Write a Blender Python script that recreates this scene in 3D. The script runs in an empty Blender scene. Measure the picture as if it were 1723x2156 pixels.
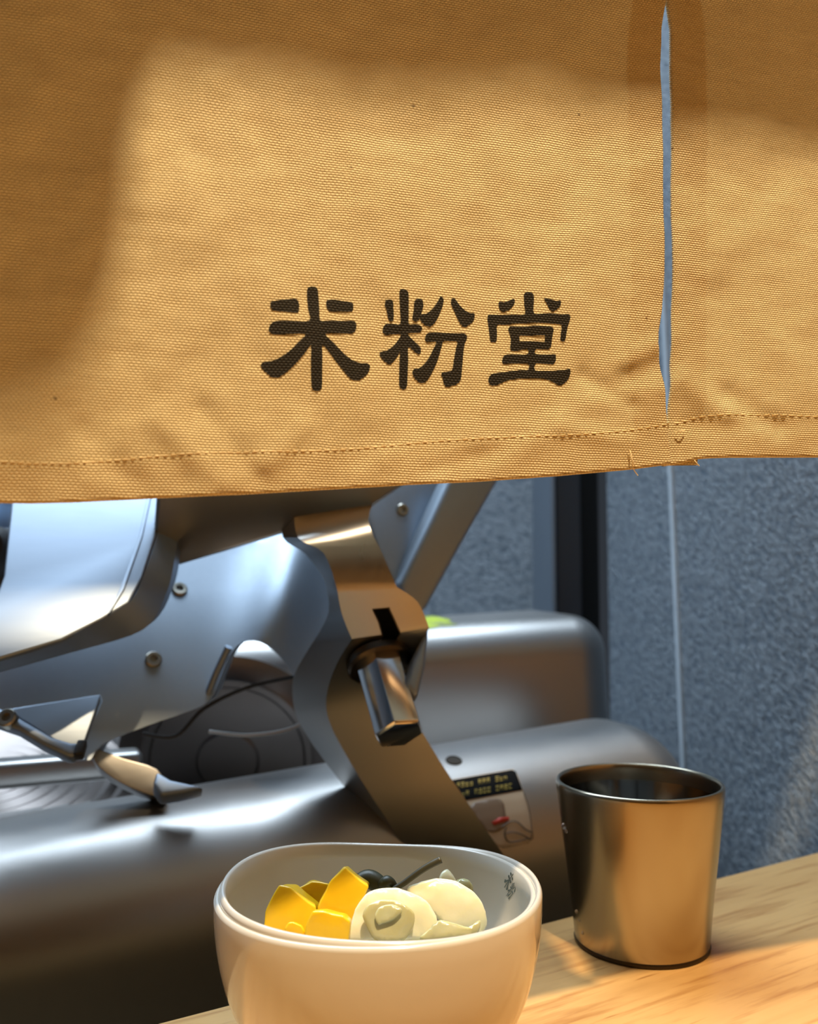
import bpy, bmesh, math, random
from mathutils import Vector, Matrix, noise
from mathutils.geometry import delaunay_2d_cdt
from mathutils.bvhtree import BVHTree
random.seed(4)
S = bpy.context.scene
COL = S.collection
PI = math.pi
# ------------------------------------------------------------------ camera
F = 1900.0; CX, CY = 861.5, 1078.0
PITCH = math.atan(127/1900)
cam = bpy.data.cameras.new('camera'); camo = bpy.data.objects.new('camera', cam); COL.objects.link(camo)
camo.location = (0, 0, 0); camo.rotation_euler = (PI/2 + PITCH, 0, 0)
cam.sensor_fit = 'HORIZONTAL'; cam.sensor_width = 36; cam.lens = F*36/1723
cam.clip_start = .01; cam.clip_end = 30
cam.dof.use_dof = True; cam.dof.focus_distance = .31; cam.dof.aperture_fstop = 14
S.camera = camo
# ------------------------------------------------------------------ world, lights, exposure
W = bpy.data.worlds.new('world'); S.world = W; W.use_nodes = True
W.node_tree.nodes['Background'].inputs[0].default_value = (.55, .65, .8, 1)
W.node_tree.nodes['Background'].inputs[1].default_value = .05
S.view_settings.view_transform = 'Standard'; S.view_settings.look = 'None'
S.view_settings.gamma = 1; S.view_settings.use_curve_mapping = False
S.view_settings.exposure = 0.0
def area(name, loc, target, sx, sy, watts, col, spread=PI):
    l = bpy.data.lights.new(name, 'AREA'); l.shape = 'RECTANGLE'; l.size = sx; l.size_y = sy
    l.energy = watts; l.color = col; l.spread = spread
    o = bpy.data.objects.new(name, l); COL.objects.link(o); o.location = loc
    o.rotation_euler = (Vector(target)-Vector(loc)).to_track_quat('-Z', 'Y').to_euler(); return o
def spot(name, loc, target, watts, col, rad, ang=80, blend=.5):
    l = bpy.data.lights.new(name, 'SPOT'); l.energy = watts; l.color = col; l.shadow_soft_size = rad
    l.spot_size = math.radians(ang); l.spot_blend = blend
    o = bpy.data.objects.new(name, l); COL.objects.link(o); o.location = loc
    o.rotation_euler = (Vector(target)-Vector(loc)).to_track_quat('-Z', 'Y').to_euler(); return o
WARM = (1, .765, .47); COOL = (.68, .84, 1)
LAMP = (.16, -.02, 1.05)
spot('counter_spotlight', LAMP, (.0, .26, 0), 94, WARM, .016, 100)
area('dining_fill_light', (0, -.75, 1.28), (0, -.75, 0), 1.6, .8, 1.7, (1, .68, .36))  # soft warm fill added over the dining side, not a lamp in view
area('kitchen_ceiling_light', (-.2, .98, 1.28), (-.2, .98, 0), 2.2, 0.7, 38, COOL, math.radians(105))
# ------------------------------------------------------------------ helpers
def ray(px, py):
    a = (px-CX)/F; b = (CY-py)/F
    c, s = math.cos(PITCH), math.sin(PITCH)
    return Vector((a, c - b*s, s + b*c))
def P(px, py, pl):
    """point seen at a photo pixel on the plane Y = a + b X + c Z (pl = number or (a,b,c))"""
    d = ray(px, py)
    a, b, c = (pl, 0, 0) if not isinstance(pl, (tuple, list)) else pl
    return d*(a/(d.y - b*d.x - c*d.z))
def link(name, me, mat=None, parent=None, smooth=None):
    o = bpy.data.objects.new(name, me); COL.objects.link(o)
    if mat: me.materials.append(mat)
    if parent: o.parent = parent
    if smooth is not None:
        me.polygons.foreach_set('use_smooth', [True]*len(me.polygons))
        if smooth < 180: me.set_sharp_from_angle(angle=math.radians(smooth))
    return o
def from_bm(name, bm, mat=None, parent=None, smooth=None):
    bmesh.ops.recalc_face_normals(bm, faces=bm.faces)
    me = bpy.data.meshes.new(name); bm.to_mesh(me); bm.free()
    return link(name, me, mat, parent, smooth)
def tag(o, label, cat, group=None):
    o['label'] = label; o['category'] = cat
    if group: o['group'] = group
    return o
def structure(o, label=None):
    o['kind'] = 'structure'
    if label: o['label'] = label
    return o
def empty(name, loc=(0, 0, 0)):
    o = bpy.data.objects.new(name, None); COL.objects.link(o); o.location = loc; o.empty_display_size = .02
    return o
def bake_origin(o, loc):
    """move an object's origin without moving its mesh"""
    o.data.transform(Matrix.Translation(-Vector(loc))); o.location = loc
def spline(pts, n=6, closed=True):
    out = []; N = len(pts)
    rng = range(N) if closed else range(N-1)
    for i in rng:
        g = lambda k: Vector(pts[k % N]) if closed else Vector(pts[min(max(k, 0), N-1)])
        p0, p1, p2, p3 = g(i-1), g(i), g(i+1), g(i+2)
        for j in range(n):
            t = j/n
            out.append(.5*((2*p1)+(p2-p0)*t+(2*p0-5*p1+4*p2-p3)*t*t+(3*p1-p0-3*p2+p3)*t**3))
    if not closed: out.append(Vector(pts[-1]))
    return out
def bevel(bm, w, seg=3, ang=30):
    es = [e for e in bm.edges if len(e.link_faces) == 2 and e.calc_face_angle(0) > math.radians(ang)]
    if es: bmesh.ops.bevel(bm, geom=es, offset=w, segments=seg, affect='EDGES', profile=.5, clamp_overlap=True)
def loft(loops, cap=True):
    """loops of equal-length 3-D points joined by quads"""
    bm = bmesh.new(); L = [[bm.verts.new(p) for p in lp] for lp in loops]; n = len(L[0])
    for a, b in zip(L, L[1:]):
        for i in range(n): bm.faces.new((a[i], a[(i+1) % n], b[(i+1) % n], b[i]))
    if cap: bm.faces.new(L[0][::-1]); bm.faces.new(L[-1])
    return bm
def plate(name, pts, pl, thick, mat, parent, bw=.001, seg=3, smooth=35, curve=0):
    """outline traced in the photo, put on a plane in the room and given its thickness"""
    if curve: pts = [(v.x, v.y) for v in spline([(a, b, 0) for a, b in pts], curve)]
    a, b, c = (pl, 0, 0) if not isinstance(pl, (tuple, list)) else pl
    n = Vector((-b, 1, -c)).normalized()
    f = [P(x, y, pl) for x, y in pts]
    bm = loft([f, [p + n*thick for p in f]])
    bmesh.ops.recalc_face_normals(bm, faces=bm.faces)
    if bw: bevel(bm, bw, seg)
    return from_bm(name, bm, mat, parent, smooth)
def relief(outline, depth, step=14, back=None):
    """filled outline (2-D) with inner points; depth(x, y) -> 3-D point; optional back(x, y) closes it into a solid"""
    n = len(outline); pts = [Vector((x, y)) for x, y in outline]
    xs = [p.x for p in pts]; ys = [p.y for p in pts]
    def inside(x, y):
        r = False; j = n-1
        for i in range(n):
            if (pts[i].y > y) != (pts[j].y > y) and x < (pts[j].x-pts[i].x)*(y-pts[i].y)/(pts[j].y-pts[i].y)+pts[i].x: r = not r
            j = i
        return r
    def clear(x, y):
        q = Vector((x, y))
        return min((q-p).length for p in pts) > step*.45
    inner = []
    y = min(ys)+step*.5; k = 0
    while y < max(ys):
        x = min(xs)+step*(.5 if k % 2 else .0)
        while x < max(xs):
            if inside(x, y) and clear(x, y): inner.append(Vector((x, y)))
            x += step
        y += step*.87; k += 1
    v, e, f, _, _, _ = delaunay_2d_cdt(pts+inner, [(i, (i+1) % n) for i in range(n)], [list(range(n))], 1, 1e-5)
    bm = bmesh.new()
    a = [bm.verts.new(depth(q.x, q.y)) for q in v]
    f = [t for t in f if inside(sum(v[i].x for i in t)/3, sum(v[i].y for i in t)/3)]
    for t in f: bm.faces.new([a[i] for i in t])
    bmesh.ops.delete(bm, geom=[q for q in a if not q.link_faces], context='VERTS') if not back else None
    if back:
        b = [bm.verts.new(back(q.x, q.y)) for q in v]
        for t in f: bm.faces.new([b[i] for i in reversed(t)])
        for i in range(n):
            try: bm.faces.new((a[i], a[(i+1) % n], b[(i+1) % n], b[i]))
            except Exception: pass
    return bm
def lathe_bm(prof, seg=96, radial=lambda th, k: 1.0, lift=lambda th, k: 0.0, close=True):
    bm = bmesh.new(); R = []
    for k, (r, z) in enumerate(prof):
        if r < 1e-6: R.append([bm.verts.new((0, 0, z))])
        else: R.append([bm.verts.new((r*radial(t, k)*math.cos(t), r*radial(t, k)*math.sin(t), z+lift(t, k))) for t in [2*PI*i/seg for i in range(seg)]])
    pairs = list(zip(R, R[1:]))
    for a, b in pairs:
        for i in range(seg):
            j = (i+1) % seg
            if len(a) == 1 and len(b) == 1: continue
            if len(a) == 1: bm.faces.new((a[0], b[i], b[j]))
            elif len(b) == 1: bm.faces.new((a[i], a[j], b[0]))
            else: bm.faces.new((a[i], a[j], b[j], b[i]))
    return bm
def tube(path, rad, seg=10, cap=True):
    """rad: number or list"""
    bm = bmesh.new(); rings = []; n = len(path); path = [Vector(p) for p in path]
    for i, p in enumerate(path):
        t = (path[min(i+1, n-1)]-path[max(i-1, 0)]).normalized()
        u = t.cross(Vector((0, .3, 1))).normalized(); w = t.cross(u)
        r = rad[i] if isinstance(rad, (list, tuple)) else rad
        rings.append([bm.verts.new(p+u*r*math.cos(2*PI*k/seg)+w*r*math.sin(2*PI*k/seg)) for k in range(seg)])
    for a, b in zip(rings, rings[1:]):
        for k in range(seg): bm.faces.new((a[k], a[(k+1) % seg], b[(k+1) % seg], b[k]))
    if cap: bm.faces.new(rings[0][::-1]); bm.faces.new(rings[-1])
    return bm
def box_bm(cx, cy, cz, sx, sy, sz, rot=0, bw=0, seg=3):
    bm = bmesh.new(); bmesh.ops.create_cube(bm, size=1)
    bmesh.ops.scale(bm, vec=(sx, sy, sz), verts=bm.verts)
    if bw: bmesh.ops.bevel(bm, geom=list(bm.edges), offset=bw, segments=seg, affect='EDGES', profile=.5)
    bmesh.ops.transform(bm, matrix=Matrix.Translation((cx, cy, cz)) @ Matrix.Rotation(rot, 4, 'Z'), verts=bm.verts)
    return bm
# ------------------------------------------------------------------ materials
class NT:
    def __init__(s, name):
        s.m = bpy.data.materials.new(name); s.m.use_nodes = True; s.t = s.m.node_tree
        s.b = s.t.nodes['Principled BSDF']; s.out = s.t.nodes['Material Output']
    def n(s, typ, **kw):
        nd = s.t.nodes.new(typ)
        for k, v in kw.items():
            if hasattr(nd, k) and not k.startswith('i_'): setattr(nd, k, v)
        return nd
    def l(s, a, b): s.t.links.new(a, b)
    def set(s, **kw):
        for k, v in kw.items(): s.b.inputs[k.replace('_', ' ')].default_value = v
    def coord(s, scale=(1, 1, 1), rot=(0, 0, 0), out='Object'):
        tc = s.n('ShaderNodeTexCoord'); mp = s.n('ShaderNodeMapping')
        mp.inputs['Scale'].default_value = scale; mp.inputs['Rotation'].default_value = rot
        s.l(tc.outputs[out], mp.inputs[0]); return mp.outputs[0]
    def noise(s, vec, scale, detail=4, rough=.5, dist=0):
        nd = s.n('ShaderNodeTexNoise'); nd.inputs['Scale'].default_value = scale; nd.inputs['Detail'].default_value = detail
        nd.inputs['Roughness'].default_value = rough; nd.inputs['Distortion'].default_value = dist
        s.l(vec, nd.inputs['Vector']); return nd.outputs['Fac']
    def ramp(s, fac, stops):
        r = s.n('ShaderNodeValToRGB'); cr = r.color_ramp
        while len(cr.elements) < len(stops): cr.elements.new(.5)
        for e, (p, c) in zip(cr.elements, stops): e.position = p; e.color = (*c, 1) if len(c) == 3 else c
        s.l(fac, r.inputs[0]); return r.outputs[0]
    def math(s, op, a, b=None, c=None):
        m = s.n('ShaderNodeMath'); m.operation = op
        for i, v in enumerate((a, b, c)):
            if v is None: continue
            if isinstance(v, (int, float)): m.inputs[i].default_value = v
            else: s.l(v, m.inputs[i])
        return m.outputs[0]
    def bump(s, h, strength, dist, normal=None):
        b = s.n('ShaderNodeBump'); b.inputs['Strength'].default_value = strength; b.inputs['Distance'].default_value = dist
        s.l(h, b.inputs['Height'])
        if normal: s.l(normal, b.inputs['Normal'])
        s.l(b.outputs[0], s.b.inputs['Normal']); return b.outputs[0]
def simple(name, col, rough=.5, metal=0, spec=.5, **kw):
    t = NT(name); t.set(Base_Color=(*col, 1), Roughness=rough, Metallic=metal)
    t.b.inputs['Specular IOR Level'].default_value = spec
    for k, v in kw.items(): t.b.inputs[k.replace('_', ' ')].default_value = v
    return t.m
def metal(name, col, rough, grain=(40, 40, 900), amt=.12, bumpd=.00002, coat=0):
    t = NT(name); t.set(Base_Color=(*col, 1), Metallic=1.0)
    v = t.coord(grain); f = t.noise(v, 1.0, 5, .6)
    v2 = t.coord(); g = t.noise(v2, 18, 3)
    r = t.math('ADD', t.math('MULTIPLY', f, amt), t.math('ADD', t.math('MULTIPLY', g, amt*.7), rough-amt*.85))
    t.l(r, t.b.inputs['Roughness']); t.bump(f, .25, bumpd)
    return t.m
M_cast = metal('cast_aluminium', (.29, .335, .39), .54, (260, 260, 260), .12, .00003)
M_arm = metal('brushed_aluminium', (.33, .315, .30), .30, (60, 900, 60), .10)
M_body = metal('anodised_aluminium', (.34, .325, .31), .40, (120, 120, 500), .08)
M_tray = metal('satin_aluminium', (.24, .28, .335), .52, (60, 60, 700), .10)
M_chrome = simple('polished_steel', (.72, .71, .70), .12, 1.0)
M_dark = simple('black_rubber', (.012, .012, .013), .6)
M_blade = metal('blade_steel', (.15, .13, .12), .38, (60, 60, 60), .08)
M_screw = simple('screw_steel', (.28, .26, .22), .35, 1.0)
M_cup = metal('brushed_stainless', (.37, .325, .245), .25, (14, 14, 1500), .03, .0000002)
M_cupin = simple('mirror_stainless', (.36, .34, .31), .10, 1.0)
M_white = simple('glazed_white_melamine', (.60, .565, .49), .16, 0, .5, Coat_Weight=.6, Coat_Roughness=.06)
def cloth_mat(name, ink=False):
    t = NT(name); tc = t.n('ShaderNodeTexCoord')
    dn = t.n('ShaderNodeTexNoise'); dn.inputs['Scale'].default_value = 90; dn.inputs['Detail'].default_value = 3
    t.l(tc.outputs['Object'], dn.inputs['Vector'])
    sub = t.n('ShaderNodeVectorMath'); sub.operation = 'SUBTRACT'; t.l(dn.outputs['Color'], sub.inputs[0]); sub.inputs[1].default_value = (.5, .5, .5)
    sc = t.n('ShaderNodeVectorMath'); sc.operation = 'SCALE'; t.l(sub.outputs[0], sc.inputs[0]); sc.inputs['Scale'].default_value = .0011
    ad = t.n('ShaderNodeVectorMath'); t.l(tc.outputs['Object'], ad.inputs[0]); t.l(sc.outputs[0], ad.inputs[1])
    sp = t.n('ShaderNodeSeparateXYZ'); t.l(ad.outputs[0], sp.inputs[0])
    a = t.math('MULTIPLY', sp.outputs[0], 1/.00122); b = t.math('MULTIPLY', sp.outputs[2], 1/.00077)
    row = t.math('FLOOR', b)
    a2 = t.math('ADD', a, t.math('MULTIPLY', row, .5))
    fx = t.math('FRACT', a2); fz = t.math('FRACT', b)
    hx = t.math('SINE', t.math('MULTIPLY', fx, PI)); hz = t.math('SINE', t.math('MULTIPLY', fz, PI))
    h = t.math('MULTIPLY', t.math('POWER', hx, .7), t.math('POWER', hz, .8))
    fib = t.noise(t.coord((900, 900, 2600)), 1, 3)
    hh = t.math('ADD', h, t.math('MULTIPLY', fib, .35))
    nb = t.bump(hh, 1.0, .00042)
    sl = t.noise(t.coord((60, 60, 300)), 1, 4, .6); bl = t.noise(t.coord(), 14, 3)
    if ink:
        col = t.ramp(hh, [(0, (.005, .0045, .003)), (.75, (.012, .010, .006)), (1.0, (.028, .024, .015))])
        t.l(col, t.b.inputs['Base Color']); t.set(Roughness=.75); t.b.inputs['Specular IOR Level'].default_value = .25
        return t.m
    col = t.ramp(t.math('ADD', t.math('MULTIPLY', sl, .6), t.math('MULTIPLY', bl, .4)), [(.3, (.70, .56, .31)), (.5, (.80, .67, .39)), (.72, (.87, .75, .47))])
    gap = t.ramp(h, [(0, (.55, .48, .38)), (.45, (1, 1, 1))])
    mx = t.n('ShaderNodeMix'); mx.data_type = 'RGBA'; mx.blend_type = 'MULTIPLY'; mx.inputs[0].default_value = .8
    t.l(col, mx.inputs[6]); t.l(gap, mx.inputs[7])
    # scattered dark seed flecks of unbleached cotton
    vo = t.n('ShaderNodeTexVoronoi'); vo.inputs['Scale'].default_value = 55; t.l(tc.outputs['Object'], vo.inputs['Vector'])
    fl = t.ramp(vo.outputs['Distance'], [(.0, (.25, .16, .07)), (.022, (.25, .16, .07)), (.035, (1, 1, 1))])
    mx2 = t.n('ShaderNodeMix'); mx2.data_type = 'RGBA'; mx2.blend_type = 'MULTIPLY'; mx2.inputs[0].default_value = .8
    t.l(mx.outputs[2], mx2.inputs[6]); t.l(fl, mx2.inputs[7])
    t.l(mx2.outputs[2], t.b.inputs['Base Color']); t.set(Roughness=.62)
    t.b.inputs['Specular IOR Level'].default_value = .22
    t.b.inputs['Sheen Weight'].default_value = .15; t.b.inputs['Sheen Roughness'].default_value = .5
    tr = t.n('ShaderNodeBsdfTranslucent'); tr.inputs['Color'].default_value = (.85, .52, .16, 1); t.l(nb, tr.inputs['Normal'])
    ms = t.n('ShaderNodeMixShader'); ms.inputs[0].default_value = .11
    t.l(t.b.outputs[0], ms.inputs[1]); t.l(tr.outputs[0], ms.inputs[2]); t.l(ms.outputs[0], t.out.inputs[0])
    return t.m
M_cloth = cloth_mat('unbleached_canvas'); M_ink = cloth_mat('black_print_ink', True)
M_thread = simple('cotton_thread', (.80, .66, .40), .7)
def wood_mat():
    t = NT('pale_wood_veneer')
    v = t.coord((3.2, 26, 26)); n1 = t.noise(v, 1.0, 6, .6, .5)
    v2 = t.coord((14, 190, 190)); n2 = t.noise(v2, 1.0, 4, .6)
    v3 = t.coord((28, 420, 420)); n3 = t.noise(v3, 1.0, 2)
    c1 = t.ramp(n1, [(.28, (.42, .22, .07)), (.46, (.57, .325, .115)), (.62, (.65, .39, .145)), (.8, (.52, .29, .10))])
    c2 = t.ramp(n2, [(.32, (.60, .44, .30)), (.50, (1, 1, 1))])
    c3 = t.ramp(n3, [(.26, (.50, .36, .22)), (.34, (1, 1, 1))])
    a = t.n('ShaderNodeMix'); a.data_type = 'RGBA'; a.blend_type = 'MULTIPLY'; a.inputs[0].default_value = .75
    t.l(c1, a.inputs[6]); t.l(c2, a.inputs[7])
    b = t.n('ShaderNodeMix'); b.data_type = 'RGBA'; b.blend_type = 'MULTIPLY'; b.inputs[0].default_value = .7
    t.l(a.outputs[2], b.inputs[6]); t.l(c3, b.inputs[7])
    t.l(b.outputs[2], t.b.inputs['Base Color']); t.set(Roughness=.36); t.b.inputs['Specular IOR Level'].default_value = .4
    t.bump(n2, .2, .0002); return t.m
M_wood = wood_mat()
def wall_mat():
    t = NT('embossed_blue_grey_panel')
    v = t.coord((1, 1, 1))
    def diag(a, b):
        m = t.n('ShaderNodeMapping'); m.inputs['Scale'].default_value = (a, a, b)
        t.l(t.coord((1, 1, 1), (math.radians(-38), 0, 0)), m.inputs[0]); return m.outputs[0]
    n = t.noise(diag(120, 290), 1.0, 5, .6, .7)
    n2 = t.noise(diag(330, 700), 1, 3, .5, .6)
    r = t.ramp(n, [(.42, (0, 0, 0)), (.56, (.75, .75, .75)), (.7, (1, 1, 1))])
    h = t.math('ADD', r, t.math('MULTIPLY', n2, .35))
    t.bump(h, 1.0, .0022)
    c = t.ramp(n, [(.38, (.14, .18, .225)), (.62, (.26, .31, .36))]); t.l(c, t.b.inputs['Base Color'])
    t.set(Roughness=.38); t.b.inputs['Specular IOR Level'].default_value = .6; return t.m
M_wall = wall_mat()
M_plaster = simple('warm_plaster', (.36, .24, .115), .8)
M_cplaster = simple('grey_plaster', (.42, .47, .52), .8)
M_floor = simple('dark_floor_tile', (.10, .09, .08), .5)
M_trim = simple('dark_metal_trim', (.025, .032, .042), .45)
M_black = simple('black_joint', (.004, .004, .004), .9)
M_bench = simple('dark_bench_laminate', (.035, .033, .032), .5)
# ------------------------------------------------------------------ room shell
def slab(name, a, b, z0, z1, t, mat, parent=None, bw=0):
    """vertical slab whose visible face runs from plan point a to plan point b, thickness t to the left of a->b"""
    a = Vector((*a, 0)); b = Vector((*b, 0)); d = (b-a).normalized(); n = Vector((-d.y, d.x, 0))*t
    bm = loft([[Vector((p.x, p.y, z)) for p in (a, b, b+n, a+n)] for z in (z0, z1)])
    if bw: bmesh.ops.recalc_face_normals(bm, faces=bm.faces); bevel(bm, bw, 2)
    return from_bm(name, bm, mat, parent)
FL, CE = -1.1, 1.3
structure(slab('floor', (-1.7, -1.7), (-1.7, 2.1), FL-.05, FL, -3.4, M_floor))
structure(slab('ceiling', (-1.7, -1.7), (-1.7, 2.1), CE, CE+.05, -3.4, M_cplaster))
structure(slab('wall_left', (-1.6, -1.6), (-1.6, 2.0), FL, CE, .05, M_cplaster))
structure(slab('wall_front', (1.5, -1.5), (-1.6, -1.5), FL, CE, .05, M_plaster))
structure(slab('wall_back', (-1.6, 1.18), (.1995, 1.18), FL, CE, .05, M_wall), 'blue-grey embossed wall panel behind the slicer')
# right wall: embossed panel running into depth, with a pale seam
WA, WD = Vector((.286, .62)), Vector((-.218, .976))
def wp(s): q = WA + WD*s; return (q.x, q.y)
wr = structure(slab('wall_right', wp(.345), wp(-.10), FL, CE, .05, M_wall), 'blue-grey embossed wall panel beside the counter')
structure(slab('wall_right_dining', wp(-.1005), wp(-1.0), FL, CE, .05, M_plaster), 'warm plastered wall on the dining side')
structure(slab('wall_dining', wp(-1.0), (.75, -1.5), FL, CE, .05, M_plaster))
# ------------------------------------------------------------------ frame post in the corner, seam
def post(name, px0, px1, Y, depth, mat, z0=-1.05, z1=1.28):
    x0 = (px0-CX)/F*Y*1.0; x1 = (px1-CX)/F*Y
    return from_bm(name, box_bm((x0+x1)/2, Y+depth/2, (z0+z1)/2, x1-x0, depth, z1-z0, 0, .0015, 2), mat)
pj = structure(post('trim_1', 1222, 1262, 1.02, .12, M_black), 'black shadow joint beside the dark frame post')
pd = structure(post('trim_2', 1172, 1224, .99, .15, M_trim), 'dark metal frame post in the corner')
pe = structure(post('trim_3', 1162, 1171, .985, .15, M_cast), 'bright thin edge of the frame post')
q0 = wp(.0)
def wallpt(px, off):   # plan point on the right wall seen at pixel column px
    d = ray(px, 1205); k = d.x/d.y
    s = (WA.x - k*WA.y)/(k*WD.y - WD.x); q = WA+WD*s
    n = Vector((-WD.y, WD.x)); return q + n*off
pt = wallpt(1408, 0); pb = wallpt(1433, 0)
d3 = Vector((WD.x, WD.y, 0)); n3 = Vector((-WD.y, WD.x, 0))
seam = []
for z, q in ((.6, wallpt(1392, 0)), (-.5, wallpt(1452, 0))):
    c = Vector((q.x, q.y, z)); seam.append([c-d3*.0042-n3*.002, c+d3*.0042-n3*.002, c+d3*.003+n3*.0022, c-d3*.003+n3*.0022])
structure(from_bm('trim_4', loft(seam), simple('pale_sealant', (.55, .62, .68), .5)), 'pale sealant seam running down the embossed panel')
# ------------------------------------------------------------------ counter
ZT = -.161
def tp(px, py):  # point on the counter plane
    d = ray(px, py); return d*(ZT/d.z)
e0 = tp(320, 2156); e1 = tp(1520, 1846)
ed = (e1-e0).normalized()
A = e0 - ed*1.2; B = e1 + ed*.34
nr = Vector((ed.y, -ed.x, 0))
cr = math.atan2(ed.y, ed.x)
def clipB(p):   # stop at the right wall
    n = Vector((-WD.y, WD.x)); s = (WA - Vector((p.x, p.y))).dot(n)/Vector((ed.x, ed.y)).dot(n); return p+ed*(s)
B = clipB(e1); C2 = clipB(e1+nr*.55); D2 = A+nr*.55
bm = loft([[p+Vector((0, 0, -.03)) for p in (A, B, C2, D2)], [p for p in (A, B, C2, D2)]])
bmesh.ops.recalc_face_normals(bm, faces=bm.faces); bevel(bm, .0015, 3)
ct = from_bm('counter', bm, M_wood, None, 40)
org = (A+D2)/2
ct.data.transform(Matrix.Rotation(-cr, 4, 'Z') @ Matrix.Translation(-org)); ct.location = org; ct.rotation_euler = (0, 0, cr)
tag(ct, 'pale wood-grain counter carrying the bowl and the steel cup', 'counter')
# counter support and the lintel over the opening, both in the line of the curtain
CS = .35; C0 = .270
def cplan(x, off=0):
    n = Vector((CS, -1)).normalized(); return (x + n.x*off, C0+CS*x + n.y*off)
wa_, wb_ = A+nr*.07, B+nr*.07-ed*.015
structure(slab('wall_counter', (wa_.x, wa_.y), (wb_.x, wb_.y), FL, ZT-.031, .04, M_plaster))
structure(slab('wall_lintel', cplan(-1.59, -.03), cplan(.335, -.03), .345, CE, .015, M_plaster))
structure(slab('wall_lintel_rear', cplan(-1.59, -.0455), cplan(.335, -.0455), .345, CE, .015, M_cplaster))
# ------------------------------------------------------------------ curtain
CN = Vector((CS, -1, 0)).normalized()          # towards the camera side
CT = Vector((1, CS, 0)).normalized()
CPL = (C0, CS, 0)
def seg_d(px, py, x0, y0, x1, y1):
    dx, dy = x1-x0, y1-y0; t = max(0, min(1, ((px-x0)*dx+(py-y0)*dy)/(dx*dx+dy*dy)))
    return math.hypot(px-x0-t*dx, py-y0-t*dy), t
FOLDS = [  # x0,y0,x1,y1,width,height in mm (px space of the cloth)
 (330, 880, 470, 1010, 30, .9), (180, 900, 300, 1040, 34, -.6), (430, 860, 540, 1000, 24, -.7), (560, 980, 640, 900, 26, .5),
 (760, 1000, 860, 930, 26, .5), (900, 990, 1040, 950, 20, -.5), (1040, 1000, 1180, 880, 26, .6), (1230, 790, 1330, 850, 20, -.9),
 (1250, 850, 1400, 820, 26, .7), (1320, 760, 1390, 725, 22, .6), (1310, 805, 1400, 765, 28, -.7), (1180, 900, 1330, 930, 20, .6),
 (1100, 520, 1330, 470, 40, .5), (900, 480, 1000, 420, 50, .6), (1080, 600, 1250, 330, 45, -.6), (380, 420, 640, 700, 70, .7),
 (1440, 800, 1530, 870, 26, 1.2), (1540, 830, 1640, 900, 26, -1.3), (1450, 895, 1723, 890, 18, -.3),
 (1600, 700, 1723, 820, 40, .8), (1480, 560, 1723, 380, 50, .5), (1520, 620, 1600, 830, 40, -.7)]
def cdisp(px, py):
    d = .0012*math.sin(px/210+.6)*math.sin(py/330+1.0) + .0004*math.sin(px/83+py/120)
    w = max(0, min(1, (py-780)/220)); d += .0004*w*math.sin(px/52+py/60)
    d += .0009*(noise.noise(Vector((px/170, py/170, 0)))) + .0004*noise.noise(Vector((px/60, py/60, 3)))
    for x0, y0, x1, y1, wd, h in FOLDS:
        if min(x0, x1)-120 < px < max(x0, x1)+120 and min(y0, y1)-120 < py < max(y0, y1)+120:
            q, t = seg_d(px, py, x0, y0, x1, y1); d += h*.001*math.exp(-(q/wd)**2)
    return d
def interp(tab, x):
    if x <= tab[0][0]: return tab[0][1]
    for (a, b), (c, d) in zip(tab, tab[1:]):
        if x <= c: return b+(d-b)*(x-a)/(c-a)
    return tab[-1][1]
HEML = [(-200, 1052), (0, 1056), (60, 1057), (150, 1055), (330, 1046), (500, 1040), (700, 1028), (850, 1020), (1000, 1013), (1180, 1000), (1340, 985), (1400, 977), (1425, 974)]
EDGEL = [(-400, 1399), (0, 1401), (20, 1398), (60, 1392), (140, 1389), (300, 1392), (500, 1396), (600, 1397), (655, 1395), (700, 1387), (722, 1385), (760, 1392), (830, 1402), (880, 1408), (915, 1412), (974, 1418)]
HEMR = [(1380, 982), (1424, 976), (1445, 972), (1462, 967), (1478, 963.5), (1500, 962), (1530, 961), (1723, 960), (1900, 958)]
EDGER = [(-400, 1401), (0, 1401), (20, 1406), (60, 1412), (140, 1411), (300, 1413), (450, 1414), (600, 1418), (750, 1418), (880, 1412), (905, 1409), (940, 1406), (990, 1404)]
PIV = P(CX, 1205, CPL)
CM = Matrix(((CT.x, 0, 0), (CT.y, 0, 0), (0, 0, 1)))
crot = math.atan2(CT.y, CT.x)
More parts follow.
